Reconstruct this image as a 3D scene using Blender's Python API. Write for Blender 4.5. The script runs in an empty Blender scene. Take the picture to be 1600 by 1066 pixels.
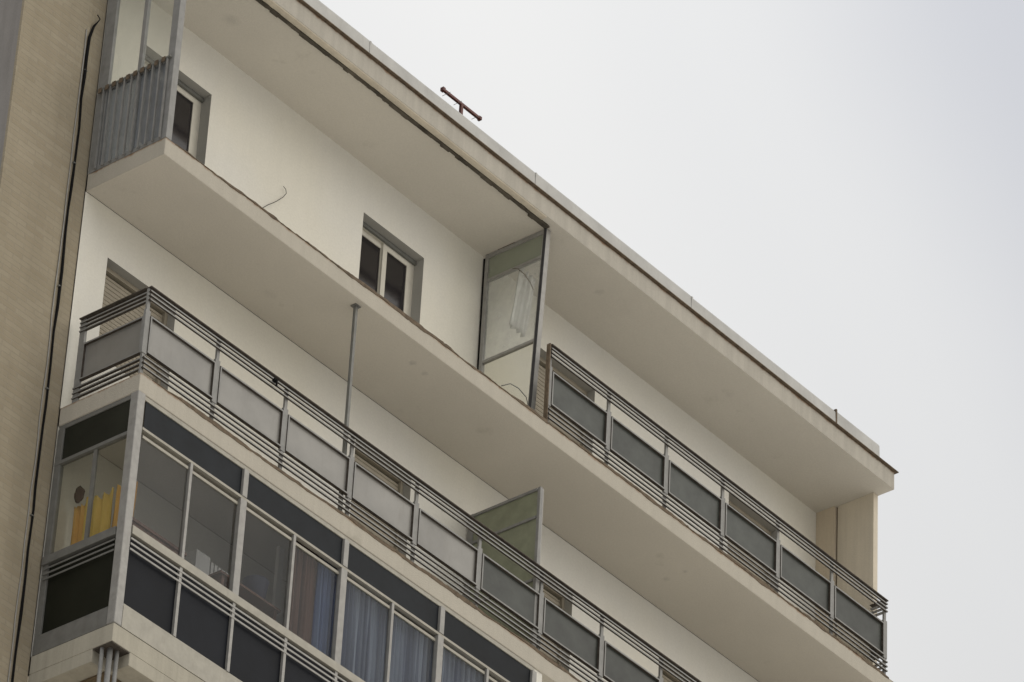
import bpy, math, random
from mathutils import Vector, Matrix
random.seed(7)
scn = bpy.context.scene
col = scn.collection
# ------------------------------------------------------------------ camera
cd = bpy.data.cameras.new('camera'); cam = bpy.data.objects.new('camera', cd); col.objects.link(cam)
R_ = Vector((0.62770773, -0.77711434, 0.04556662))
U_ = Vector((-0.476485, -0.33726947, 0.81191832))
F_ = Vector((0.61558513, 0.53135921, 0.58198998))
cam.matrix_world = Matrix(((R_.x, U_.x, -F_.x, -28.8632234), (R_.y, U_.y, -F_.y, -29.65663822),
                           (R_.z, U_.z, -F_.z, -28.88773663), (0, 0, 0, 1)))
cd.sensor_width = 36.0; cd.lens = 8082.97668 / 1600 * 36
cd.clip_start = 0.5; cd.clip_end = 3000
scn.camera = cam
# ------------------------------------------------------------------ light
SUN_EL, SUN_AZ = math.radians(22), math.radians(155)   # azimuth measured clockwise from +y
w = bpy.data.worlds.new('World'); scn.world = w; w.use_nodes = True
nt = w.node_tree; N = nt.nodes; L = nt.links; N.clear()
out = N.new('ShaderNodeOutputWorld'); bg = N.new('ShaderNodeBackground'); L.new(bg.outputs[0], out.inputs[0])
sky = N.new('ShaderNodeTexSky'); sky.sky_type = 'NISHITA'; sky.sun_disc = False
sky.sun_elevation = SUN_EL; sky.sun_rotation = SUN_AZ; sky.dust_density = 5; sky.air_density = 1
hs = N.new('ShaderNodeHueSaturation'); hs.inputs['Saturation'].default_value = 0.25; L.new(sky.outputs[0], hs.inputs['Color'])
mx = N.new('ShaderNodeMixRGB'); mx.inputs[0].default_value = 0.93; L.new(hs.outputs[0], mx.inputs[1])
# overcast veil: brightened before the facade, darkened off-view at -x for dimmer left faces
tc = N.new('ShaderNodeTexCoord'); dp = N.new('ShaderNodeVectorMath'); dp.operation = 'DOT_PRODUCT'
dp.inputs[1].default_value = (0.314, -0.842, 0.438); L.new(tc.outputs['Generated'], dp.inputs[0])
ns = N.new('ShaderNodeTexNoise'); ns.inputs['Scale'].default_value = 5; ns.inputs['Detail'].default_value = 3
L.new(tc.outputs['Generated'], ns.inputs['Vector'])
nz_ = N.new('ShaderNodeMath'); nz_.operation = 'MULTIPLY'; nz_.inputs[1].default_value = 0.02; L.new(ns.outputs[0], nz_.inputs[0])
ad = N.new('ShaderNodeMath'); ad.operation = 'MULTIPLY_ADD'; ad.inputs[1].default_value = 0.5
L.new(dp.outputs['Value'], ad.inputs[0]); L.new(nz_.outputs[0], ad.inputs[2])
rp = N.new('ShaderNodeValToRGB'); els = rp.color_ramp.elements      # value = half the cosine to the veiled sun; stored at half strength
rp.color_ramp.interpolation = 'EASE'
half = N.new('ShaderNodeMath'); half.operation = 'ADD'; half.inputs[1].default_value = 0.5; L.new(ad.outputs[0], half.inputs[0])
VEIL = [(0.0, (.10, .105, .12)), (.40, (.32, .33, .36)), (.49, (.82, .82, .825)), (.522, (.87, .87, .865)), (.542, (.825, .83, .835)), (.572, (.635, .65, .695)), (.66, (.86, .86, .86)), (1.0, (1.20, 1.15, 1.08))]
for i, (p_, c_) in enumerate(VEIL):
    e = els[0] if i == 0 else (els[-1] if i == len(VEIL) - 1 else els.new(p_))
    e.position = p_; e.color = (c_[0] / 2, c_[1] / 2, c_[2] / 2, 1)
L.new(half.outputs[0], rp.inputs[0])
sc10 = N.new('ShaderNodeVectorMath'); sc10.operation = 'SCALE'; sc10.inputs['Scale'].default_value = 20.0
# overcast sky: three times brighter overhead than at the horizon
sz = N.new('ShaderNodeSeparateXYZ'); L.new(tc.outputs['Generated'], sz.inputs[0])
cl_ = N.new('ShaderNodeMath'); cl_.operation = 'MAXIMUM'; cl_.inputs[1].default_value = 0; L.new(sz.outputs[2], cl_.inputs[0])
cie = N.new('ShaderNodeMath'); cie.operation = 'MULTIPLY_ADD'; cie.inputs[1].default_value = 24.0; cie.inputs[2].default_value = 6.0
L.new(cl_.outputs[0], cie.inputs[0]); L.new(cie.outputs[0], sc10.inputs['Scale'])
L.new(rp.outputs[0], sc10.inputs[0]); L.new(sc10.outputs[0], mx.inputs[2])
L.new(mx.outputs[0], bg.inputs[0]); bg.inputs[1].default_value = 0.1
sd = bpy.data.lights.new('sun', 'SUN'); sun = bpy.data.objects.new('sun', sd); col.objects.link(sun)
sd.energy = 0.5; sd.angle = math.radians(40); sd.color = (1, 0.93, 0.80)
sun.location = (0, -20, 30)
sdir = Vector((math.sin(SUN_AZ) * math.cos(SUN_EL), math.cos(SUN_AZ) * math.cos(SUN_EL), math.sin(SUN_EL)))
sun.rotation_euler = sdir.to_track_quat('Z', 'Y').to_euler()
scn.view_settings.view_transform = 'Standard'; scn.view_settings.look = 'None'
scn.view_settings.exposure = 0.0; scn.view_settings.gamma = 1.0
# ------------------------------------------------------------------ materials
def newmat(name):
    m = bpy.data.materials.new(name); m.use_nodes = True
    b = m.node_tree.nodes['Principled BSDF']
    return m, m.node_tree.nodes, m.node_tree.links, b
def scaled(N, L, src, v):
    mp = N.new('ShaderNodeMapping'); mp.inputs['Scale'].default_value = v; L.new(src, mp.inputs['Vector']); return mp.outputs[0]
def ramp(N, L, src, a, ca, b, cb):
    r = N.new('ShaderNodeValToRGB'); r.color_ramp.elements[0].position = a; r.color_ramp.elements[1].position = b
    r.color_ramp.elements[0].color = (*ca, 1); r.color_ramp.elements[1].color = (*cb, 1); L.new(src, r.inputs[0]); return r.outputs[0]
def noise(N, L, vec, scale, detail=4, rough=.5):
    n = N.new('ShaderNodeTexNoise'); n.inputs['Scale'].default_value = scale; n.inputs['Detail'].default_value = detail
    n.inputs['Roughness'].default_value = rough; L.new(vec, n.inputs['Vector']); return n.outputs[0]
def mul(N, L, a, b, f=1.0):
    m = N.new('ShaderNodeMixRGB'); m.blend_type = 'MULTIPLY'; m.inputs[0].default_value = f
    L.new(a, m.inputs[1]); L.new(b, m.inputs[2]); return m.outputs[0]
def mixc(N, L, fac, a, b):
    m = N.new('ShaderNodeMixRGB'); L.new(fac, m.inputs[0])
    for i, s in ((1, a), (2, b)):
        if isinstance(s, tuple): m.inputs[i].default_value = (*s, 1)
        else: L.new(s, m.inputs[i])
    return m.outputs[0]
def plaster(name, base, rough=.85, blotch=.10, speck=0.0, streak=.0, rust=None, bump=.3, tint=None, spots=None):
    """painted render: blotches, fine grain, sparse damp marks, optional rust under a slab's top edge (rust = top z list)"""
    m, N, L, b = newmat(name)
    g = N.new('ShaderNodeNewGeometry'); P = g.outputs['Position']
    lo = tuple(c * (1 - blotch) for c in base); hi = tuple(min(1, c * (1 + blotch)) for c in base)
    c = ramp(N, L, noise(N, L, P, 1.1, 6, .6), .3, lo, .7, hi)
    if tint:
        c = mixc(N, L, ramp(N, L, noise(N, L, P, .45, 3), .42, (0, 0, 0), .62, (1, 1, 1)), c, tint)
    c = mul(N, L, c, ramp(N, L, noise(N, L, P, 38, 3, .7), .3, (.93,) * 3, .7, (1, 1, 1)))
    if streak:
        s = noise(N, L, scaled(N, L, P, (9, 9, .5)), 1, 4, .6)
        c = mul(N, L, c, ramp(N, L, s, .35, (1 - streak,) * 3, .6, (1, 1, 1)))
    if speck:
        s = noise(N, L, P, 1.7, 5, .62)
        c = mul(N, L, c, ramp(N, L, s, .64, (1, 1, 1), .74, (1 - speck, 1 - speck, 1 - speck * 1.1)))
    for (sx, sy, sz, sr, sd_) in (spots or []):
        ds = N.new('ShaderNodeVectorMath'); ds.operation = 'DISTANCE'; ds.inputs[1].default_value = (sx, sy, sz); L.new(P, ds.inputs[0])
        q = N.new('ShaderNodeMath'); q.operation = 'MULTIPLY_ADD'; q.inputs[1].default_value = sr * 2.2
        L.new(noise(N, L, P, 6 / (sr * 8 + .3), 5, .7), q.inputs[0]); L.new(ds.outputs['Value'], q.inputs[2])
        c = mul(N, L, c, ramp(N, L, q.outputs[0], sr * 1.15, (1 - sd_, 1 - sd_, 1 - sd_ * .95), sr * 1.9, (1, 1, 1)))
    if rust:
        sp = N.new('ShaderNodeSeparateXYZ'); L.new(P, sp.inputs[0]); last = None
        nz = noise(N, L, scaled(N, L, P, (1, 1, .3)), 3.5, 6, .75)
        for zt in rust:
            a = N.new('ShaderNodeMath'); a.operation = 'SUBTRACT'; a.inputs[0].default_value = zt; L.new(sp.outputs[2], a.inputs[1])
            ab = N.new('ShaderNodeMath'); ab.operation = 'ABSOLUTE'; L.new(a.outputs[0], ab.inputs[0])
            last = ab.outputs[0] if last is None else min2(N, L, last, ab.outputs[0])
        k = N.new('ShaderNodeMath'); k.operation = 'MULTIPLY_ADD'; k.inputs[1].default_value = -9.0; L.new(last, k.inputs[0]); L.new(nz, k.inputs[2])
        f = ramp(N, L, k.outputs[0], .24, (0, 0, 0), .48, (.85,) * 3)
        c = mixc(N, L, f, c, (.22, .125, .065))
    L.new(c, b.inputs['Base Color']); b.inputs['Roughness'].default_value = rough
    b.inputs['Specular IOR Level'].default_value = .2
    bp = N.new('ShaderNodeBump'); bp.inputs['Strength'].default_value = bump; bp.inputs['Distance'].default_value = .01
    L.new(noise(N, L, P, 60, 4, .7), bp.inputs['Height']); L.new(bp.outputs[0], b.inputs['Normal'])
    return m
def min2(N, L, a, b):
    m = N.new('ShaderNodeMath'); m.operation = 'MINIMUM'; L.new(a, m.inputs[0]); L.new(b, m.inputs[1]); return m.outputs[0]
def plain(name, base, rough=.6, metal=0.0, var=.12, scale=6, spec=.5, per=0.0, grime=0.0):
    m, N, L, b = newmat(name)
    g = N.new('ShaderNodeNewGeometry'); P = g.outputs['Position']
    lo = tuple(c * (1 - var) for c in base); hi = tuple(min(1, c * (1 + var)) for c in base)
    c = ramp(N, L, noise(N, L, P, scale, 5, .6), .3, lo, .7, hi)
    if grime:
        s = noise(N, L, scaled(N, L, P, (6, 6, 1.2)), 2, 5, .7)
        c = mixc(N, L, ramp(N, L, s, .55, (0, 0, 0), .72, (grime,) * 3), c, (.10, .075, .05))
    if per:
        oi = N.new('ShaderNodeObjectInfo')
        c = mul(N, L, c, ramp(N, L, oi.outputs['Random'], 0, (1 - per,) * 3, 1, (1, 1, 1)))
    L.new(c, b.inputs['Base Color']); b.inputs['Roughness'].default_value = rough; b.inputs['Metallic'].default_value = metal
    b.inputs['Specular IOR Level'].default_value = spec
    return m
def brickmat(name, base, mortar, ax):
    m, N, L, b = newmat(name)
    g = N.new('ShaderNodeNewGeometry'); sp = N.new('ShaderNodeSeparateXYZ'); L.new(g.outputs['Position'], sp.inputs[0])
    cb = N.new('ShaderNodeCombineXYZ'); L.new(sp.outputs[ax], cb.inputs[0]); L.new(sp.outputs[2], cb.inputs[1])
    br = N.new('ShaderNodeTexBrick'); L.new(cb.outputs[0], br.inputs['Vector'])
    br.inputs['Scale'].default_value = 1; br.inputs['Brick Width'].default_value = .25; br.inputs['Row Height'].default_value = .065
    br.inputs['Mortar Size'].default_value = .008; br.inputs['Mortar Smooth'].default_value = .3; br.inputs['Bias'].default_value = -.1
    br.inputs['Color1'].default_value = (*base, 1); br.inputs['Color2'].default_value = (base[0] * .90, base[1] * .88, base[2] * .85, 1)
    br.inputs['Mortar'].default_value = (*mortar, 1)
    P = g.outputs['Position']
    c = mul(N, L, br.outputs['Color'], ramp(N, L, noise(N, L, P, .8, 5, .6), .3, (.84, .84, .82), .7, (1, 1, 1)))
    c = mul(N, L, c, ramp(N, L, noise(N, L, scaled(N, L, P, (5, 5, .5)), 1, 4), .35, (.93,) * 3, .6, (1, 1, 1)))
    L.new(c, b.inputs['Base Color']); b.inputs['Roughness'].default_value = .85; b.inputs['Specular IOR Level'].default_value = .2
    bp = N.new('ShaderNodeBump'); bp.inputs['Strength'].default_value = .5; bp.inputs['Distance'].default_value = .006; bp.invert = True
    L.new(br.outputs['Fac'], bp.inputs['Height']); L.new(bp.outputs[0], b.inputs['Normal'])
    return m
def glass(name, tint, haze=0.0, hazecol=(.5, .5, .48), rough=.02, spec=1.0, blot=0.0):
    """thin window glass: Fresnel reflection over a tinted see-through sheet with some dirt"""
    m, N, L, b = newmat(name); N.remove(b); o = N['Material Output']
    tr = N.new('ShaderNodeBsdfTransparent'); tr.inputs[0].default_value = (*tint, 1)
    gl = N.new('ShaderNodeBsdfGlossy'); gl.inputs['Roughness'].default_value = rough; gl.inputs[0].default_value = (.9, .93, .95, 1)
    fr = N.new('ShaderNodeFresnel'); fr.inputs[0].default_value = 1.5
    g = N.new('ShaderNodeNewGeometry')
    s0 = N.new('ShaderNodeMath'); s0.operation = 'SUBTRACT'; s0.inputs[0].default_value = spec; s0.use_clamp = True
    bk = N.new('ShaderNodeMath'); bk.operation = 'MULTIPLY'; bk.inputs[1].default_value = 2; L.new(g.outputs['Backfacing'], bk.inputs[0]); L.new(bk.outputs[0], s0.inputs[1])
    sc = N.new('ShaderNodeMath'); sc.operation = 'MULTIPLY'; L.new(s0.outputs[0], sc.inputs[1]); L.new(fr.outputs[0], sc.inputs[0])
    df = N.new('ShaderNodeBsdfDiffuse'); df.inputs[0].default_value = (*hazecol, 1)
    h = N.new('ShaderNodeMath'); h.operation = 'MULTIPLY_ADD'; h.inputs[1].default_value = blot; h.inputs[2].default_value = haze - blot * .5
    h.use_clamp = True
    L.new(noise(N, L, g.outputs['Position'], 3.5, 5, .6), h.inputs[0])
    m1 = N.new('ShaderNodeMixShader'); L.new(h.outputs[0], m1.inputs[0]); L.new(tr.outputs[0], m1.inputs[1]); L.new(df.outputs[0], m1.inputs[2])
    m2 = N.new('ShaderNodeMixShader'); L.new(sc.outputs[0], m2.inputs[0]); L.new(m1.outputs[0], m2.inputs[1]); L.new(gl.outputs[0], m2.inputs[2])
    L.new(m2.outputs[0], o.inputs[0]); return m

Z0, Z1, Z2, ZR, T, D, X1 = -2.8867, 0.0, 2.9, 5.6007, .2146, 1.0733, 12.6
M = {}
ROOF_SPOTS = [(7.45, .42, ZR, .09, .16), (1.34, .60, ZR, .14, .14), (9.9, .45, ZR, .10, .10)]
SLAB_SPOTS = [(4.23, .29, Z2 - T, .07, .22), (4.46, .30, Z2 - T, .06, .16), (9.08, .36, Z2 - T, .05, .18), (9.08, .63, Z2 - T, .06, .14), (2.4, .7, Z2 - T, .12, .08)]
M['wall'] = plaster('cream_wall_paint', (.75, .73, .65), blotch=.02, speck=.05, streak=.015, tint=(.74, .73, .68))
M['reveal'] = plaster('shaded_reveal_paint', (.40, .395, .37), blotch=.08, speck=.1)  # wall greyed to paint shade onto the window reveals
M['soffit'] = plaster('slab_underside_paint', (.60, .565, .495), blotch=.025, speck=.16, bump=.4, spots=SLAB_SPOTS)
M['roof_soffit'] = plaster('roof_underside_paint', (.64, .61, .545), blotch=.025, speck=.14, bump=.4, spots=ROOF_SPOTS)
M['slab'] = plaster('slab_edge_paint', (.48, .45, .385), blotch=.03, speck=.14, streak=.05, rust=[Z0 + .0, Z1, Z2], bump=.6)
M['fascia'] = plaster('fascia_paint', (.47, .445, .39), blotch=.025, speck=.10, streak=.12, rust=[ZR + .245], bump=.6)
M['brick'] = brickmat('tan_facing_brick', (.37, .325, .245), (.34, .30, .23), 0)
M['brick_side'] = plaster('grey_side_render', (.30, .285, .27), blotch=.10, streak=.12)
M['tan'] = plaster('tan_render', (.66, .60, .49), blotch=.07, streak=.10)
M['tan2'] = plaster('tan_render_patch', (.62, .54, .42), blotch=.07, streak=.10)
M['metal'] = plain('grey_painted_metal', (.23, .23, .222), .5, .0, .14, 9, .4, grime=.25)
M['metal_dark'] = plain('weathered_grey_metal', (.16, .163, .152), .5, .0, .16, 9, .4, grime=.5)
M['alu'] = plain('beige_aluminium', (.32, .305, .26), .45, .1, .12, 9, .4, grime=.15)
M['alu_light'] = plain('pale_aluminium', (.29, .285, .27), .45, .1, .14, 12, .4, grime=.12)
M['side_alu'] = plain('shaded_aluminium', (.165, .165, .155), .5, .1, .14, 9, .35, grime=.25)  # aluminium darkened to paint shade onto the left-facing frames
M['gutter'] = plain('zinc_sheet', (.40, .40, .385), .5, .15, .16, 2.2, .4, grime=.15)
M['rust'] = plain('rusty_steel', (.13, .10, .07), .8, .0, .35, 14, .2)
M['track'] = plain('weathered_steel_track', (.085, .075, .06), .8, .0, .5, 5, .2)
M['seal'] = plain('dark_grey_seal', (.05, .05, .052), .7, .0, .2, 9, .2)
M['shaded_rust'] = plain('shaded_rusty_steel', (.068, .058, .048), .8, .0, .35, 14, .2)  # dark rust, also painting shade on handrail, bar undersides and frame reveals
M['pane_pale'] = plain('frosted_panel_pale', (.245, .24, .225), .30, 0, .17, 1.7, .5, per=.15, grime=.12)
M['pane_dark'] = plain('smoked_panel', (.050, .056, .050), .35, 0, .3, 4, .3, per=.30)
M['black_pane'] = plain('blue_black_panel', (.010, .012, .017), .5, 0, .2, 2, .10, per=.35)
M['olive_pane'] = plain('olive_black_panel', (.014, .015, .010), .5, 0, .2, 2, .1)
M['band_pane'] = plain('dark_blue_band_panel', (.012, .015, .019), .5, 0, .25, 3, .12, per=.3)
M['band_side'] = plain('dark_olive_band_panel', (.022, .023, .017), .5, 0, .2, 3, .12)
M['green_pane'] = plain('olive_obscured_glass', (.23, .245, .17), .3, 0, .15, 6, .45)
M['frost_band'] = glass('greenish_obscured_glass', (.7, .75, .66), .75, (.33, .35, .28), .25, .8, .15)
M['haze_pane'] = glass('dusty_glass', (.93, .94, .93), .22, (.68, .68, .65), .05, 1.0, .75)
M['screen_glass'] = glass('clear_screen_glass', (.93, .94, .93), .10, (.6, .6, .56), .03, 1.0, .10)
M['lower_glass'] = glass('dirty_lower_glass', (.75, .78, .80), .62, (.30, .32, .345), .1, 1.0, .5)
M['clear'] = glass('window_glass', (.78, .785, .79), .03, (.4, .4, .38), .02, .50, .04)
M['clear_side'] = glass('window_glass_side', (.93, .93, .90), .04, (.4, .38, .3), .02, .6, .05)
M['room_glass'] = plain('dark_room_glass', (.018, .016, .018), .08, 0, .2, 3, .5)
M['sash'] = plain('cream_sash_paint', (.58, .56, .49), .5, 0, .06, 8)
M['shutter'] = plain('tan_shutter_slats', (.34, .305, .24), .6, 0, .08, 8)
M['black'] = plain('black_rubber', (.008, .008, .008), .8, 0, .2, 8, .1)
M['ground'] = plain('pale_paving', (.68, .65, .60), .9, 0, .12, .6, .2)
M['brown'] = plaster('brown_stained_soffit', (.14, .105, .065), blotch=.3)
M['beam'] = plaster('beam_paint', (.44, .415, .345), blotch=.10, speck=.2, streak=.14)
M['orange'] = plain('orange_cloth', (.80, .33, .05), .9, 0, .35, 10, .1)
M['yellow'] = plain('yellow_cloth', (.58, .42, .10), .9, 0, .35, 10, .1)
M['brown_cloth'] = plain('brown_cloth', (.20, .12, .095), .9, 0, .3, 8, .1)
M['blue_cloth'] = plain('blue_cloth', (.12, .18, .36), .9, 0, .3, 8, .1)
M['sheer'] = plain('blue_grey_sheer', (.25, .31, .44), .9, 0, .2, 5, .1)
def stripes(m, a, b):
    N, L = m.node_tree.nodes, m.node_tree.links; bs = N['Principled BSDF']; g = N.new('ShaderNodeNewGeometry')
    L.new(ramp(N, L, noise(N, L, scaled(N, L, g.outputs['Position'], (22, 1, .15)), 1, 2), .4, a, .58, b), bs.inputs['Base Color'])
stripes(M['sheer'], (.12, .15, .24), (.34, .40, .50)); stripes(M['brown_cloth'], (.07, .05, .05), (.20, .125, .105)); stripes(M['blue_cloth'], (.06, .09, .22), (.20, .28, .46))
def stripes_y(m, a, b):
    N, L = m.node_tree.nodes, m.node_tree.links; bs = N['Principled BSDF']; g = N.new('ShaderNodeNewGeometry')
    L.new(ramp(N, L, noise(N, L, scaled(N, L, g.outputs['Position'], (1, 11, 1.2)), 1, 3), .35, a, .65, b), bs.inputs['Base Color'])
stripes_y(M['yellow'], (.55, .40, .09), (.74, .53, .15)); stripes_y(M['orange'], (.60, .33, .09), (.72, .46, .14))
M['bag'] = plain('dark_brown_fabric', (.06, .035, .03), .9, 0, .3, 12, .1)
M['navy'] = plain('navy_plastic', (.06, .07, .14), .4, 0, .1, 5)
M['wood'] = plain('reddish_wood', (.15, .065, .04), .5, 0, .25, 8)
M['white'] = plain('white_enamel', (.62, .62, .60), .4, 0, .05, 5)
# ------------------------------------------------------------------ mesh helpers
class MB:
    def __init__(s): s.v = []; s.f = []
    def box(s, x0, x1, y0, y1, z0, z1):
        i = len(s.v)
        s.v += [(x0, y0, z0), (x1, y0, z0), (x1, y1, z0), (x0, y1, z0), (x0, y0, z1), (x1, y0, z1), (x1, y1, z1), (x0, y1, z1)]
        s.f += [tuple(i + k for k in q) for q in ((0, 3, 2, 1), (4, 5, 6, 7), (0, 1, 5, 4), (1, 2, 6, 5), (2, 3, 7, 6), (3, 0, 4, 7))]
        return s
    def prism(s, pts, a0, a1, ax='x'):
        """extrude a closed 2-D outline (counter-clockwise) along an axis"""
        n = len(pts); i = len(s.v)
        for a in (a0, a1):
            for p, q in pts: s.v.append((a, p, q) if ax == 'x' else ((p, a, q) if ax == 'y' else (p, q, a)))
        s.f.append(tuple(i + k for k in range(n))[::-1]); s.f.append(tuple(i + n + k for k in range(n)))
        for k in range(n): s.f.append((i + k, i + (k + 1) % n, i + n + (k + 1) % n, i + n + k))
        return s
    def tube(s, pts, r, seg=8):
        pts = [Vector(p) for p in pts]; i0 = len(s.v); n = len(pts)
        rr = r if isinstance(r, (list, tuple)) else [r] * n
        ref = Vector((.31, .77, .55)); rings = []
        for k, p in enumerate(pts):
            t = (pts[min(k + 1, n - 1)] - pts[max(k - 1, 0)]).normalized()
            a = t.cross(ref).normalized(); b = t.cross(a)
            rings.append([len(s.v) + j for j in range(seg)])
            for j in range(seg):
                an = 2 * math.pi * j / seg; s.v.append(tuple(p + (a * math.cos(an) + b * math.sin(an)) * rr[k]))
        for k in range(n - 1):
            for j in range(seg):
                s.f.append((rings[k][j], rings[k][(j + 1) % seg], rings[k + 1][(j + 1) % seg], rings[k + 1][j]))
        s.f.append(tuple(rings[0])[::-1]); s.f.append(tuple(rings[-1]))
        return s
    def build(s, name, mat, parent=None, bevel=0, smooth=False, edge=None, face=(0, -1, 0)):
        xs, ys, zs = zip(*s.v); c = Vector(((min(xs) + max(xs)) / 2, (min(ys) + max(ys)) / 2, min(zs)))
        me = bpy.data.meshes.new(name); me.from_pydata([tuple(Vector(v) - c) for v in s.v], [], s.f)
        import bmesh
        bm = bmesh.new(); bm.from_mesh(me); bmesh.ops.recalc_face_normals(bm, faces=bm.faces); bm.to_mesh(me); bm.free()
        me.materials.append(M[mat] if isinstance(mat, str) else mat)
        o = bpy.data.objects.new(name, me); col.objects.link(o)
        base = world_loc(parent) if parent else Vector((0, 0, 0))
        o.location = c - base; o['w'] = tuple(c)
        if parent: o.parent = parent
        if edge:      # painted outer face; others a second material, painting in shade on railings and reveals
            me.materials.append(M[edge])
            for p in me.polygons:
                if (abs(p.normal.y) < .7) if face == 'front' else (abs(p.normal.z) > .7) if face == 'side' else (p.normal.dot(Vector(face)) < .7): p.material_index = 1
        if smooth:
            for p in me.polygons: p.use_smooth = True
        if bevel:
            b = o.modifiers.new('bevel', 'BEVEL'); b.width = bevel; b.segments = 2; b.limit_method = 'ANGLE'
        return o
def world_loc(o): return Vector(o['w'])
def tag(o, label=None, cat=None, group=None, kind=None):
    if label: o['label'] = label
    if cat: o['category'] = cat
    if group: o['group'] = group
    if kind: o['kind'] = kind
    return o
def empty(name, loc):
    o = bpy.data.objects.new(name, None); col.objects.link(o); o.location = loc; o['w'] = tuple(loc); o.empty_display_size = .3; return o
def wall_holes(x0, x1, z0, z1, y, holes, rev, mb=None):
    """front sheet with rectangular openings and reveal faces running back by rev"""
    mb = mb or MB(); xs = sorted({x0, x1, *[h[0] for h in holes], *[h[1] for h in holes]}); zs = sorted({z0, z1, *[h[2] for h in holes], *[h[3] for h in holes]})
    idx = {}
    def v(x, yy, z):
        k = (x, yy, z)
        if k not in idx: idx[k] = len(mb.v); mb.v.append(k)
        return idx[k]
    for a, b in zip(xs, xs[1:]):
        for c, d in zip(zs, zs[1:]):
            if any(h[0] <= a and b <= h[1] and h[2] <= c and d <= h[3] for h in holes): continue
            mb.f.append((v(a, y, c), v(b, y, c), v(b, y, d), v(a, y, d)))
    for h in holes:
        a, b, c, d = h[:4]; q = y + rev
        xx = [t for t in xs if a <= t <= b]; zz = [t for t in zs if c <= t <= d]
        for s_, t_ in zip(xx, xx[1:]):
            mb.f.append((v(s_, y, d), v(t_, y, d), v(t_, q, d), v(s_, q, d))); mb.f.append((v(s_, y, c), v(t_, y, c), v(t_, q, c), v(s_, q, c)))
        for s_, t_ in zip(zz, zz[1:]):
            mb.f.append((v(a, y, s_), v(a, y, t_), v(a, q, t_), v(a, q, s_))); mb.f.append((v(b, y, s_), v(b, y, t_), v(b, q, t_), v(b, q, s_)))
        # back plate closing the opening
        mb.f.append((v(a, q, c), v(b, q, c), v(b, q, d), v(a, q, d)))
    return mb
# ------------------------------------------------------------------ setting
GZ = -30.5
g = MB(); g.v = [(-900, -900, GZ), (900, -900, GZ), (900, 900, GZ), (-900, 900, GZ)]; g.f = [(0, 1, 2, 3)]
tag(g.build('ground', 'ground'), kind='structure')
# ------------------------------------------------------------------ building
B = empty('apartment_building', (6.0, 5.0, GZ))
tag(B, 'cream and tan apartment block with long open balconies below a flat overhanging roof', 'building')
BW = 11.0
# openings in the rear walls: x0,x1,z0,z1
W1 = [(.41, 1.45, .9, 2.10), (4.30, 5.22, .9, 2.10), (6.50, 8.00, .02, 2.10), (9.6, 10.8, .9, 2.10)]
W2 = [(.62, 1.65, 3.75, 5.00), (4.15, 5.18, 3.75, 4.98), (7.14, 8.23, 2.93, 4.97), (10.76, 11.74, 3.75, 4.97)]
def rear_wall(z0, z1, holes):
    return wall_holes(0.0, 12.55, z0, z1, D, holes, .24).build('rear_wall', 'wall', B, edge='reveal', face='front')
rear_wall(Z2, ZR, W2); rear_wall(Z1, Z2 - T, W1); rear_wall(Z0, Z1 - T, [(.9, 1.7, Z0 + .02, Z0 + 2.1)])
MB().box(0, 12.55, D, D + .3, GZ, Z0 - T).build('lower_wall', 'tan', B)
MB().box(-1.137, X1, D + .32, BW, GZ, ZR).build('building_core', 'brick_side', B)
# brick flank left of the balconies, with a slightly recessed strip beside them
MB().box(-1.14, -.205, D, D + .32, GZ, 6.3).build('brick_wall', 'brick', B)
MB().box(-.205, .0, D + .012, D + .32, GZ, 6.3).build('brick_wall', 'brick', B)
# grey rendered flank, turning the corner
MB().box(-1.155, -1.1405, D + .03, BW, GZ, 6.3).build('side_wall', 'brick_side', B)
MB().box(-1.16, -1.141, D - .004, D + .028, GZ, 6.3).build('corner_bead', 'brick', B)
# balcony slabs
def slab(zt, x0=0., x1=X1, y0=0., name='balcony_slab'):
    mb = MB(); mb.box(x0, x1, y0, D - .002, zt - T, zt)
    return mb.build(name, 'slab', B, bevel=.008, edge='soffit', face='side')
for zt in (Z2, Z1): slab(zt)
# slab body material below is the same paint; ragged cement lip along the top edge
def ragged_lip(zt, x0, x1):
    """one broken strip of crumbling screed and rust along a slab's top edge"""
    mb = MB(); x = x0; up = .008; dn = .01; first = True
    while x < x1:
        x += random.uniform(.02, .09)
        up = max(.001, min(.028, up + random.uniform(-.009, .009))); dn = max(.0015, min(.028, dn + random.uniform(-.011, .010)))
        i = len(mb.v); o = random.uniform(.003, .009)
        mb.v += [(x, -o, zt - dn), (x, -o, zt + up), (x, .05, zt + up), (x, .05, zt - dn)]
        if first: mb.f.append((i, i + 3, i + 2, i + 1))
        else:
            for k in range(4): mb.f.append((i - 4 + k, i + k, i + (k + 1) % 4, i - 4 + (k + 1) % 4))
        first = False
    i = len(mb.v) - 4; mb.f.append((i, i + 1, i + 2, i + 3))
    return mb
for zt, a, b in ((Z2, .1, 6.1), (Z1, .1, 12.4), (Z2, 6.1, 12.4)):
    ragged_lip(zt, a, b).build('cracked_edge', 'rust', B)
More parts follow.
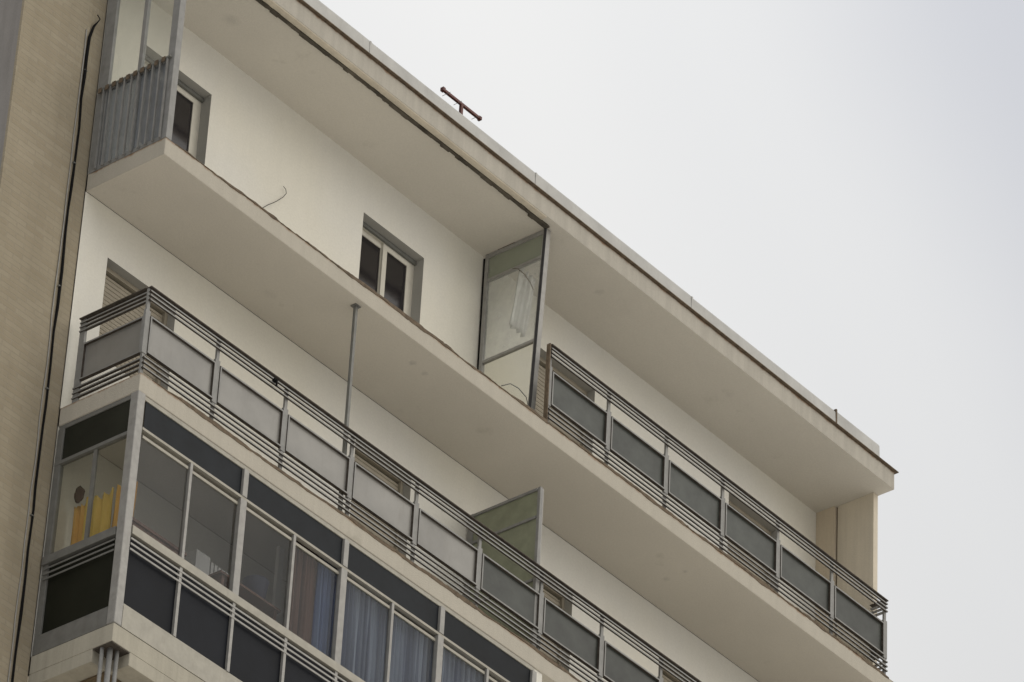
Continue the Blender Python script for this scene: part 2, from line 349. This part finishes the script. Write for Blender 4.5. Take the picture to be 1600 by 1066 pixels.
# lowest visible slab: deeper edge beam with a notch at the corner where a pipe passes
BZ = -3.235
pts = [(0, .25), (.25, .25), (.25, 0), (X1, 0), (X1, D - .002), (0, D - .002)]
MB().prism(pts, BZ, -3.09, 'z').build('edge_beam', 'beam', B, bevel=.006)
MB().box(0, X1, 0, D - .002, -3.088, Z0).build('balcony_slab', 'beam', B, bevel=.006)
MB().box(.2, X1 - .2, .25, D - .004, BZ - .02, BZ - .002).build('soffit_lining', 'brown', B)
for k in range(1, 8):
    zt = Z0 - 2.89 * k
    MB().box(0, X1, 0, D - .002, zt - .3, zt).build('balcony_slab', 'beam', B)
    MB().box(0, X1, 0, .06, zt, zt + 1.0).build('parapet', 'tan', B)
MB().box(.004, .246, .004, .246, -3.104, -3.091).build('pipe_plate', 'shaded_rust', B)
for px, pr, py in ((.085, .028, .10), (.155, .022, .075), (.03, .02, .15)):
    MB().tube([(px, py, -3.105), (px, py, -9)], pr, 12).build('down_pipe', 'metal', B, smooth=True)
# roof
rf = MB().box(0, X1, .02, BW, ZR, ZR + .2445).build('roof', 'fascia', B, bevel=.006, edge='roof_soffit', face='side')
MB().box(-.02, X1 + .035, -.018, BW, ZR + .247, ZR + .258).build('drip_flashing', 'rust', rf)
gx = [0, 2.9, 5.75, 8.6, 11.40, 12.277]
for a, b in zip(gx, gx[1:]):
    gj = random.uniform(-.009, .009)
    MB().prism([(.0, ZR + .262), (.30, ZR + .262), (.30, ZR + .42), (.045, ZR + .462 + gj), (.018, ZR + .455 + gj), (.004, ZR + .43 + gj)], a + .006, b - .006).build('gutter', 'gutter', rf)
for a in gx[1:-1]:
    MB().box(a - .012, a + .012, -.004, .05, ZR + .262, ZR + (.47 if a > 11 else .44)).build('gutter_joint', 'rust' if a > 11 else 'gutter', rf)
# remains of the removed enclosure's head track under the roof
mb = MB(); x = 0.0
while x < 6.14:
    dx = random.uniform(.03, .12); d = random.uniform(.0, .018) + (.02 if x > 5.8 else 0)
    mb.box(x, min(x + dx, 6.15), .112 - random.uniform(0, .012), .140 + d, ZR - .022 - random.uniform(0, .012), ZR - .002); x += dx
mb.build('head_track', 'track', rf)
MB().box(0, 6.0, .03, .105, ZR - .012, ZR - .002).build('mortar_bed', 'tan', rf)
# side fin closing the balconies on the far side
MB().box(12.50, 12.585, .25, .775, Z2 + .002, ZR - .002).build('end_wall', 'tan', B)
MB().box(12.47, 12.585, .80, D - .002, Z2 + .002, ZR - .002).build('end_wall', 'tan2', B)
MB().box(12.52, 12.585, .775, .80, Z2 + .002, ZR - .002).build('movement_joint', 'rust', B)
MB().box(12.46, 12.585, .25, D - .002, Z1 + .002, Z2 - T - .002).build('end_wall', 'tan', B)
MB().box(6.17, 6.30, .02, D - .002, Z0 + .002, Z1 - T - .002).build('dividing_wall', 'wall', B)
# ---- windows in the rear wall
def sash_window(h, y=D + .14):
    a, b, c, d = h; f = .05
    o = MB(); o.box(a, b, y, y + .06, d - f, d).box(a, b, y, y + .06, c, c + f).box(a, a + f, y, y + .06, c + f, d - f).box(b - f, b, y, y + .06, c + f, d - f)
    o = o.build('window', 'sash', B)
    MB().box(a, b, y - .035, y - .004, d - .05, d - .004).build('shutter_slot', 'metal_dark', o)
    mid = (a + b) / 2 + .02; zt = d - f
    for (s, t, yy) in ((a + f, mid + .03, y + .025), (mid - .03, b - f, y - .002)):
        k = .07; fr = MB(); fr.box(s, t, yy, yy + .028, zt - k, zt - .002).box(s, t, yy, yy + .028, c + f, c + f + k).box(s, s + k, yy, yy + .028, c + f + k, zt - k).box(t - k, t, yy, yy + .028, c + f + k, zt - k)
        fr.build('sash', 'sash', o)
        MB().box(s + k, t - k, yy + .01, yy + .016, c + f + k, zt - k).build('pane', 'room_glass', o)
    return o
def shutter_window(h, y=D + .13):
    a, b, c, d = h
    o = MB().box(a, b, y - .02, y + .05, d - .05, d).box(a, a + .04, y - .02, y + .05, c, d - .05).box(b - .04, b, y - .02, y + .05, c, d - .05).build('window', 'shutter', B)
    s = MB(); z = c; p = .052
    while z < d - .07:
        z1 = min(z + p - .007, d - .075)
        s.prism([(y + .018, z), (y + .03, z), (y + .03, z1), (y + .018, z1), (y + .010, (z + z1) / 2)][::-1], a + .042, b - .042); z += p
    s.box(a + .042, b - .042, y + .031, y + .036, c, d - .075)
    s.build('roller_shutter', 'shutter', o)
    return o
sash_window(W2[0]); sash_window(W2[1]); shutter_window(W2[2]); shutter_window(W2[3])
shutter_window(W1[0]); shutter_window(W1[1]); shutter_window(W1[2]); shutter_window(W1[3])
# ---- balcony railings
def railing(zb, x0, x1, n, pale, left_ret=None, right_ret=None, y=.035):
    """handrail is the thing's main piece; slats, posts, frames and panels hang from it"""
    hr = MB().box(x0 - .02, x1 + .02, y - .03, y + .035, zb + 1.052, zb + 1.064)
    if left_ret: hr.box(x0 - .03, x0 + .03, y + .036, left_ret, zb + 1.052, zb + 1.064)
    if right_ret: hr.box(x1 - .03, x1 + .03, y + .036, right_ret, zb + 1.052, zb + 1.064)
    R = hr.build('railing', 'shaded_rust', B)
    for dz in (1.003, .952, .900, .205, .145, .085):
        z = zb + dz; zz = z + .016
        MB().box(x0 - .015, x1 + .015, y - .026, y - .004, z, zz).build('rail_bar', 'metal', R, edge='shaded_rust')
        if left_ret: MB().box(x0 - .015, x0 + .017, y + .003, left_ret, z, zz).build('rail_bar', 'metal', R, edge='shaded_rust', face=(-1, 0, 0))
        if right_ret: MB().box(x1 - .017, x1 + .015, y + .003, right_ret, z, zz).build('rail_bar', 'metal', R)
    st = (x1 - x0) / n
    for k in range(n + 1):
        xc = x0 + k * st; m = MB()
        m.box(xc - .02, xc + .02, y + .004, y + .03, zb + .002, zb + .27).box(xc - .02, xc + .02, y + .004, y + .03, zb + .79, zb + 1.05)
        m.box(xc - .034, xc + .034, y - .002, y + .03, zb + .27, zb + .79)
        m.build('post', 'metal', R, bevel=.002)
    def bay(a, b, mat, ax='x', c=y):
        f = .018; z0, z1 = zb + .295, zb + .735
        m = MB(); q = MB()
        if ax == 'x':
            m.box(a, b, c - .012, c + .03, z1 - f, z1).box(a, b, c - .012, c + .03, z0, z0 + f)
            m.box(a, a + f, c - .012, c + .03, z0 + f, z1 - f).box(b - f, b, c - .012, c + .03, z0 + f, z1 - f)
            q.box(a + f, b - f, c + .018, c + .024, z0 + f, z1 - f)
        else:
            m.box(c - .012, c + .03, a, b, z1 - f, z1).box(c - .012, c + .03, a, b, z0, z0 + f)
            m.box(c - .012, c + .03, a, a + f, z0 + f, z1 - f).box(c - .012, c + .03, b - f, b, z0 + f, z1 - f)
            q.box(c + .018, c + .024, a + f, b - f, z0 + f, z1 - f)
        fr = m.build('panel_frame', 'metal', R, edge='shaded_rust', face=(0, -1, 0) if ax == 'x' else (-1, 0, 0)); q.build('panel', mat, R)
    for k in range(n):
        bay(x0 + k * st + .036, x0 + (k + 1) * st - .036, 'pane_pale' if k < pale else 'pane_dark')
    if left_ret:
        MB().box(x0 - .002, x0 + .03, left_ret - .07, left_ret, zb + .002, zb + 1.05).build('post', 'metal', R)
        bay(y + .05, left_ret - .075, 'pane_pale' if pale else 'pane_dark', 'y', x0)
    if right_ret:
        bay(y + .05, right_ret - .01, 'pane_dark', 'y', x1 - .03)
    return R
railing(Z1, .05, 12.45, 12, 5, left_ret=.97, right_ret=.24)
railing(Z2, 6.20, 12.45, 6, 0, right_ret=.24)
MB().box(6.160, 6.176, .02, .07, Z2 + .002, Z2 + 1.07).build('end_post', 'rust', B)
# ---- glazed side screen at the near end of the top balcony
def side_screen():
    z0, z1 = Z2 + .003, ZR - .003; x = .0; w = .045
    m = MB(); m.box(x, x + .085, .0, .095, z0, z1); m.box(x, x + w, .93, 1.07, z0, z1); m.box(x, x + w, .47, .52, z0, z1)
    for z in (z0, 3.93, 5.17, z1 - .05): m.box(x + .002, x + w - .002, .095, .47, z, z + .05); m.box(x + .002, x + w - .002, .52, .93, z, z + .05)
    S = m.build('side_screen', 'metal', B, bevel=.003)
    for a, b in ((.095, .47), (.52, .93)):
        for c, d in ((3.98, 5.17), (5.22, z1 - .05)): MB().box(x + .02, x + .026, a, b, c, d).build('pane', 'screen_glass', S)
        MB().box(x + .02, x + .026, a, b, z0 + .05, 3.93).build('pane', 'lower_glass', S)
    MB().box(-.034, -.006, .03, 1.04, 3.935, 3.955).build('top_rail', 'metal_dark', S)
    n = 10
    for k in range(n):
        yc = .075 + k * .098
        MB().box(-.030, -.008, yc - .009, yc + .009, z0 + .01, 3.934).build('upright_bar', 'metal', S)
        MB().box(-.042, -.035, yc + .018, yc + .066, 3.90, 3.96).build('clip', 'rust', S)
    return S
side_screen()
# ---- tall framed partition across the top balcony
def partition():
    x = 6.17; z0, z1 = Z2 + .003, ZR - .012
    fy = lambda z: .15 + .105 * (z1 - z) / (z1 - z0)          # the front post leans back towards its foot
    m = MB(); m.prism([(fy(z0), z0), (fy(z0) + .05, z0), (fy(z1) + .05, z1), (fy(z1), z1)], x - .02, x + .055)
    m.box(x - .02, x + .03, .985, 1.03, z0, z1)
    for z, h in ((z1 - .05, .05), (5.21, .035), (4.09, .035)):
        m.prism([(fy(z) + .051, z), (.985, z), (.985, z + h), (fy(z + h) + .051, z + h)], x - .016, x + .026)
    S = m.build('balcony_partition', 'alu_light', B, bevel=.003)
    MB().prism([(fy(z0) - .005, z0), (fy(z0) + .03, z0), (fy(z1) + .03, z1), (fy(z1) - .005, z1)], x - .03, x - .0205).build('dark_seal', 'seal', S)
    MB().box(x - .02, x + .0, 1.034, 1.055, 3.3, z1 - .04).build('dark_seal', 'black', S)
    MB().box(x - .012, x + .01, .62, .86, z1 + .0005, z1 + .011).build('dark_seal', 'rust', S)
    for c, d, mt in ((5.245, z1 - .05, 'frost_band'), (4.125, 5.21, 'haze_pane'), (z0 + .01, 4.09, 'clear_side')):
        MB().prism([(fy(c) + .05, c), (.985, c), (.985, d), (fy(d) + .05, d)], x, x + .006).build('pane', mt, S)
partition()
def low_partition():
    x = 6.17; z0, z1 = Z1 + .003, 2.09
    m = MB(); m.box(x - .015, x + .03, .05, .09, z0, z1); m.box(x - .02, x + .03, .98, 1.05, z0, z1)
    for z in (z1 - .035, 1.70, .9): m.box(x - .018, x + .028, .10, .98, z, z + .033)
    S = m.build('balcony_partition', 'metal', B, bevel=.003)
    for a, b in ((1.735, z1 - .035), (.935, 1.70), (z0 + .01, .9)): MB().box(x, x + .006, .10, .98, a, b).build('pane', 'green_pane', S)
    MB().box(x + .031, x + .045, .052, .088, z0, z1 - .01).build('post_cover', 'alu_light', S)
low_partition()
# thin pole between the lower railing and the slab above
tag(MB().box(3.085, 3.12, .09, .125, Z1 + .003, Z2 - T - .003).box(3.06, 3.145, .07, .145, Z2 - T - .012, Z2 - T - .0032).build('pole', 'metal_dark'),
    'thin grey metal pole standing from the lower railing up to the slab above', 'pole')
# ---- glazed enclosure of the lowest balcony
def enclosure():
    zt, zb = Z1 - T - .003, Z0 + .003; xe = 6.16; y0, y1 = .0, .05
    bb = -2.65; sill_t, sill_b = -1.74, -1.835
    m = MB()
    m.box(.1, xe, y0 + .01, y1, zt - .05, zt)
    m.box(.1, xe, y0 - .005, y1, -.622, -.592); m.box(.1, xe, y0 - .02, y1, sill_b, sill_t)
    m.box(.1, xe, y0, y1, bb, bb + .03); m.box(.1, xe, y0 - .004, y1 - .004, zb, bb)
    E = m.build('glazed_enclosure', 'alu', B, bevel=.003); m = MB()
    m.box(.01, .05, .1, 1.06, zt - .05, zt); m.box(-.005, .05, .1, 1.06, -.70, -.66)
    m.box(-.02, .05, .1, 1.06, sill_b - .03, sill_t - .03); m.box(0, .05, .1, 1.06, zb, bb - .02)
    m.box(0, .06, .985, 1.06, bb - .02, sill_b - .03); m.box(0, .06, .985, 1.06, sill_t - .03, -.70); m.box(0, .06, .985, 1.06, -.66, zt - .05)
    m.build('side_frame', 'side_alu', E, bevel=.003)
    MB().box(-.008, .095, -.008, .095, zb, zt).build('corner_post', 'alu_light', E, bevel=.008)
    maj = [1.59, 3.12, 4.64, 6.14]; mnr = [.82, 2.36, 3.88, 5.40]
    for x in maj:
        MB().box(x - .035, x + .035, -.012, .05, -.59, zt - .052).build('mullion', 'alu_light', E, bevel=.004)
        MB().box(x - .05, x + .04, -.012, .05, sill_t + .002, -.624).build('mullion', 'alu_light', E, bevel=.004)
    for x in mnr:
        MB().box(x - .018, x + .018, -.008, .045, sill_t + .002, -.624).build('mullion', 'alu_light', E, bevel=.003)
    xs = [.1, .82, 1.59, 2.36, 3.12, 3.88, 4.64, 5.40, 6.14]
    # upper dark band
    for a, b in zip([.1] + maj, maj): MB().box(a + .036, b - .036, .02, .026, -.59, zt - .052).build('band_panel', 'band_pane', E)
    MB().box(.02, .026, .1, .985, -.66, zt - .052).build('band_panel', 'band_side', E)
    # sliding sashes: head member below the transom and glass
    for i, (a, b) in enumerate(zip(xs, xs[1:])):
        yy = .022 if i % 2 else .010
        MB().box(a + .03, b - .03, yy, yy + .02, -.70, -.668).build('sash_head', 'alu', E)
        MB().box(a + .02, b - .02, yy + .012, yy + .017, sill_t, -.668).build('pane', 'clear', E)
    MB().box(.012, .04, .50, .545, sill_t - .03, -.70).build('mullion', 'side_alu', E)
    for a, b in ((.1, .5), (.545, .985)):
        MB().box(.022, .027, a, b, sill_t - .03, -.70).build('pane', 'clear_side', E)
    # three thin slats below the sill
    for z in (-1.895, -1.955, -2.015):
        MB().box(.1, xe, -.012, -.004, z, z + .02).build('slat', 'alu_light', E)
        MB().box(-.012, -.004, .1, 1.03, z - .03, z - .012).build('slat', 'side_alu', E)
    # dark balustrade panels and their uprights
    for a, b in zip(xs, xs[1:]): MB().box(a, b, .024, .030, bb + .03, sill_b - .002).build('lower_panel', 'black_pane', E)
    MB().box(.024, .030, .1, 1.06, bb - .02, sill_b - .032).build('lower_panel', 'olive_pane', E)
    for x in xs[1:]: MB().box(x - .025, x + .012, -.008, .023, bb + .03, sill_b - .002).build('upright', 'alu_light', E)
enclosure()
MB().box(.06, 6.14, .3, D - .01, Z0 + .002, Z0 + .012).build('balcony_floor', 'tan', B)
# ------------------------------------------------------------------ cloth and things inside the enclosure
def cloth_x(x0, x1, y, z0, z1, amp, folds, seed, ragged=0, sag=0):
    """hanging cloth across x with vertical folds"""
    rnd = random.Random(seed); mb = MB(); nx, nz = folds * 8, 10; ph = [rnd.uniform(0, 6.28) for _ in range(3)]
    for th in (0, .006):
        for j in range(nz + 1):
            for i in range(nx + 1):
                t = i / nx; x = x0 + (x1 - x0) * t
                top = z1 - sag * math.sin(math.pi * t) + (ragged * math.sin(t * 23 + ph[1]) * .5 if ragged else 0)
                z = z0 + (top - z0) * j / nz
                yy = y + th + amp * math.sin(t * folds * 6.283 + ph[0] + .4 * math.sin(j * .5)) * (1 - .35 * j / nz) + amp * .4 * math.sin(t * folds * 15 + ph[2])
                mb.v.append((x, yy, z))
    w_ = nx + 1; off = w_ * (nz + 1)
    for o in (0, off):
        for j in range(nz):
            for i in range(nx): mb.f.append((o + j * w_ + i, o + j * w_ + i + 1, o + (j + 1) * w_ + i + 1, o + (j + 1) * w_ + i))
    for j in range(nz):
        for i in (0, nx): a = j * w_ + i; mb.f.append((a, a + w_, a + w_ + off, a + off))
    for i in range(nx):
        for j in (0, nz): a = j * w_ + i; mb.f.append((a, a + 1, a + 1 + off, a + off))
    return mb
def swap_xy(mb): mb.v = [(v[1], v[0], v[2]) for v in mb.v]; return mb
CG = 'curtains behind the enclosure glass'
tag(cloth_x(2.50, 2.86, .13, -1.76, -.52, .022, 5, 1).build('curtain', 'brown_cloth', smooth=True),
    'brown curtain hanging behind the glass beside the blue one', 'curtain', CG)
tag(cloth_x(2.87, 3.26, .13, -1.76, -.54, .030, 6, 2).build('curtain', 'blue_cloth', smooth=True),
    'deep blue curtain between the brown curtain and a wide mullion', 'curtain', CG)
tag(cloth_x(3.29, 4.00, .13, -1.76, -.56, .030, 9, 3, .02).build('curtain', 'sheer', smooth=True),
    'pleated blue-grey sheer curtain right of the wide mullion by the blue curtain', 'curtain', CG)
tag(cloth_x(4.02, 4.78, .13, -1.76, -.58, .030, 9, 4, .02).build('curtain', 'sheer', smooth=True),
    'pleated blue-grey sheer curtain in the second pane of its pair at the bottom edge', 'curtain', CG)
tag(cloth_x(4.82, 5.56, .13, -1.76, -.60, .030, 9, 5, .02).build('curtain', 'sheer', smooth=True),
    'blue-grey sheer curtain farthest right, its top just above the picture edge', 'curtain', CG)
CL = 'bright cloths behind the side panes'
tag(swap_xy(cloth_x(.44, .79, .25, -1.84, -1.04, .03, 3, 6, .045, .04)).build('cloth', 'yellow', smooth=True),
    'ochre yellow cloth with a ragged top behind the side pane, beside the thin mullion', 'cloth', CL)
tag(swap_xy(cloth_x(.17, .45, .26, -1.84, -1.08, .03, 3, 9, .045, -.03)).build('cloth', 'orange', smooth=True),
    'orange cloth behind the side pane, the one nearest the corner post', 'cloth', CL)
tag(swap_xy(cloth_x(.83, 1.0, .26, -1.84, -1.08, .02, 2, 7, .04)).build('cloth', 'orange', smooth=True),
    'narrow orange cloth hanging behind the side pane nearer the brick wall', 'cloth', CL)
def blob(name, c, r, mat, seed, seg=16, rough=.15):
    rnd = random.Random(seed); mb = MB(); nlat = 10; ph = [rnd.uniform(0, 6.28) for _ in range(4)]
    for j in range(nlat + 1):
        th = math.pi * j / nlat
        for i in range(seg):
            a = 2 * math.pi * i / seg; k = 1 + rough * math.sin(3 * a + ph[0] + 2 * th) + rough * .6 * math.sin(5 * th + ph[1] + a)
            mb.v.append((c[0] + r[0] * k * math.sin(th) * math.cos(a), c[1] + r[1] * k * math.sin(th) * math.sin(a), c[2] + r[2] * math.cos(th)))
    for j in range(nlat):
        for i in range(seg): mb.f.append((j * seg + i, j * seg + (i + 1) % seg, (j + 1) * seg + (i + 1) % seg, (j + 1) * seg + i))
    return mb.build(name, mat, smooth=True)
tag(blob('hanging_bag', (.22, .90, -.97), (.035, .06, .10), 'bag', 3, rough=.22),
    'dark brown bag hanging above the narrow orange cloth behind the side pane', 'bag')
bk = MB(); n = 20; rings = [(.02, .0), (.10, .0), (.13, .26), (.138, .265), (.138, .275), (.122, .275), (.118, .26), (.02, .03)]
for r, z in rings:
    for i in range(n): a = 2 * math.pi * i / n; bk.v.append((2.30 + r * math.cos(a), .42 + r * math.sin(a), -1.33 + z))
for j in range(len(rings) - 1):
    for i in range(n): bk.f.append((j * n + i, j * n + (i + 1) % n, (j + 1) * n + (i + 1) % n, (j + 1) * n + i))
bk = bk.build('bucket', 'navy', smooth=True); tag(bk, 'round navy plastic tub standing behind the glass on a shelf', 'tub')
sh = MB().box(1.62, 2.52, .25, .62, -1.36, -1.335).box(1.66, 1.70, .27, .60, Z0 + .013, -1.36).box(2.44, 2.48, .27, .60, Z0 + .013, -1.36)
tag(sh.build('shelf', 'wood'), 'narrow dark wooden shelf inside the glazed balcony holding the navy tub', 'shelf')
jamb = MB().box(2.68, 2.76, .50, .54, Z0 + .013, -.38).build('board', 'white')
tag(jamb, 'tall white upright board standing inside the glazing next to the brown curtain', 'board')
cab = MB().box(.12, .96, .12, .18, Z0 + .013, -1.58).box(.10, .98, .10, .20, -1.5795, -1.545)
tag(cab.build('cabinet', 'wood', bevel=.004), 'low reddish brown wooden cabinet behind the first front pane', 'cabinet')
ra = MB().box(1.46, 1.66, .45, .60, Z0 + .013, -1.10)
for k in range(7): ra.prism([(1.70 + k * .055, .47), (1.735 + k * .055, .47), (1.735 + k * .055, .58), (1.70 + k * .055, .58)], Z0 + .1, -1.12, 'z')
tag(ra.box(1.69, 2.09, .50, .55, -1.2, -1.17).build('radiator', 'white'), 'white ribbed heater standing behind the second front pane', 'heater')
# ------------------------------------------------------------------ small things
# drooping black cable on the brick flank
pts = [(-.145, D - .02, 4.89), (-.11, D - .03, 4.85), (-.13, D - .02, 4.80), (-.17, D - .012, 4.72), (-.212, D - .012, 4.55)]
zz = 4.3
rc = random.Random(4)
while zz > -7: pts.append((-.215 + rc.uniform(-.012, .012), D - .014, zz)); zz -= rc.uniform(.25, .5)
rad = [.006, .006, .008, .014] + [.018 if k < 3 else rc.choice([.012, .013, .016]) for k in range(len(pts) - 4)]
cb = MB().tube(pts, rad, 8).build('wall_cable', 'black', smooth=True)
tag(cb, 'long black cable running down the tan brick wall, looped at its top', 'cable')
for z in (4.1, 2.9, 1.35, .1, -1.4): MB().box(-.235, -.195, D - .026, D - .001, z, z + .012).build('clip', 'metal_dark', cb)
pts = [(-.262, D - .010, 4.62)]; zz = 4.3
while zz > -7: pts.append((-.262 + rc.uniform(-.010, .010), D - .010, zz)); zz -= rc.uniform(.2, .45)
tag(MB().tube(pts, .007, 6).build('thin_cable', 'alu_light', smooth=True), 'thin pale wire running down the tan brick wall just left of the black cable', 'wire')
sheet = cloth_x(6.32, 6.60, .66, 4.50, 5.36, .03, 3, 12, .05)
sheet.v = [(v[0] - (5.32 - v[2]) * .16, v[1], v[2]) for v in sheet.v]
tag(sheet.build('plastic_sheet', 'white', smooth=True), 'crumpled white sheet hanging slantwise behind the dusty glass of the tall partition', 'sheet')
# television aerial on the roof
an = empty('tv_antenna', (5.326, .8, ZR + .2585)); tag(an, 'reddish brown T-shaped aerial standing above the roof edge', 'aerial')
M['redbrown'] = plain('red_brown_metal', (.11, .035, .028), .6, 0, .2, 10)
MB().box(5.309, 5.343, .785, .819, ZR + .2585, 7.09).build('mast', 'redbrown', an)
MB().box(4.99, 5.66, .786, .818, 7.093, 7.124).build('boom', 'redbrown', an)
MB().box(4.98, 5.02, .779, .825, 7.086, 7.132).build('end_cap', 'redbrown', an)
MB().box(5.635, 5.665, .779, .825, 7.088, 7.130).build('end_cap', 'redbrown', an)
for x in (5.06, 5.26, 5.58): MB().tube([(x, .74, 7.083), (x, .86, 7.083)], .003, 6).build('element', 'metal', an)
# bent wires left on the top balcony
tag(MB().tube([(2.50, D - .01, 3.98), (2.62, D - .03, 4.12), (2.74, D - .03, 4.24), (2.84, D - .03, 4.36), (2.885, D - .03, 4.44), (2.87, D - .03, 4.485), (2.83, D - .03, 4.50)], .0035, 6).build('bent_wire', 'black', smooth=True),
    'thin bent wire with a hooked tip on the white wall left of the middle window', 'wire')
tag(MB().tube([(5.55, .16, 3.1), (5.68, .15, 3.2), (5.82, .15, 3.22), (5.98, .17, 3.2), (6.08, .19, 3.05), (6.12, .2, Z2 + .003)], .006, 6).build('loose_cable', 'metal_dark', smooth=True),
    'loose grey cable curling at the foot of the tall partition', 'cable')
tag(MB().tube([(6.13, .60, 5.21), (6.13, .52, 5.17), (6.13, .42, 5.05), (6.13, .33, 4.90), (6.13, .28, 4.78)], .004, 6).build('dangling_wire', 'rust', smooth=True),
    'thin wire drooping across the upper pane of the tall partition', 'wire')
cl = MB().box(1.86, 1.90, -.02, .02, .965, 1.0).tube([(1.88, -.03, .98), (1.88, -.03, .90)], .012, 6)
tag(cl.build('clamp', 'black'), 'small black clamp gripping the slats of the lower railing', 'clamp')
for o in list(bpy.data.objects):
    if 'w' in o: del o['w']
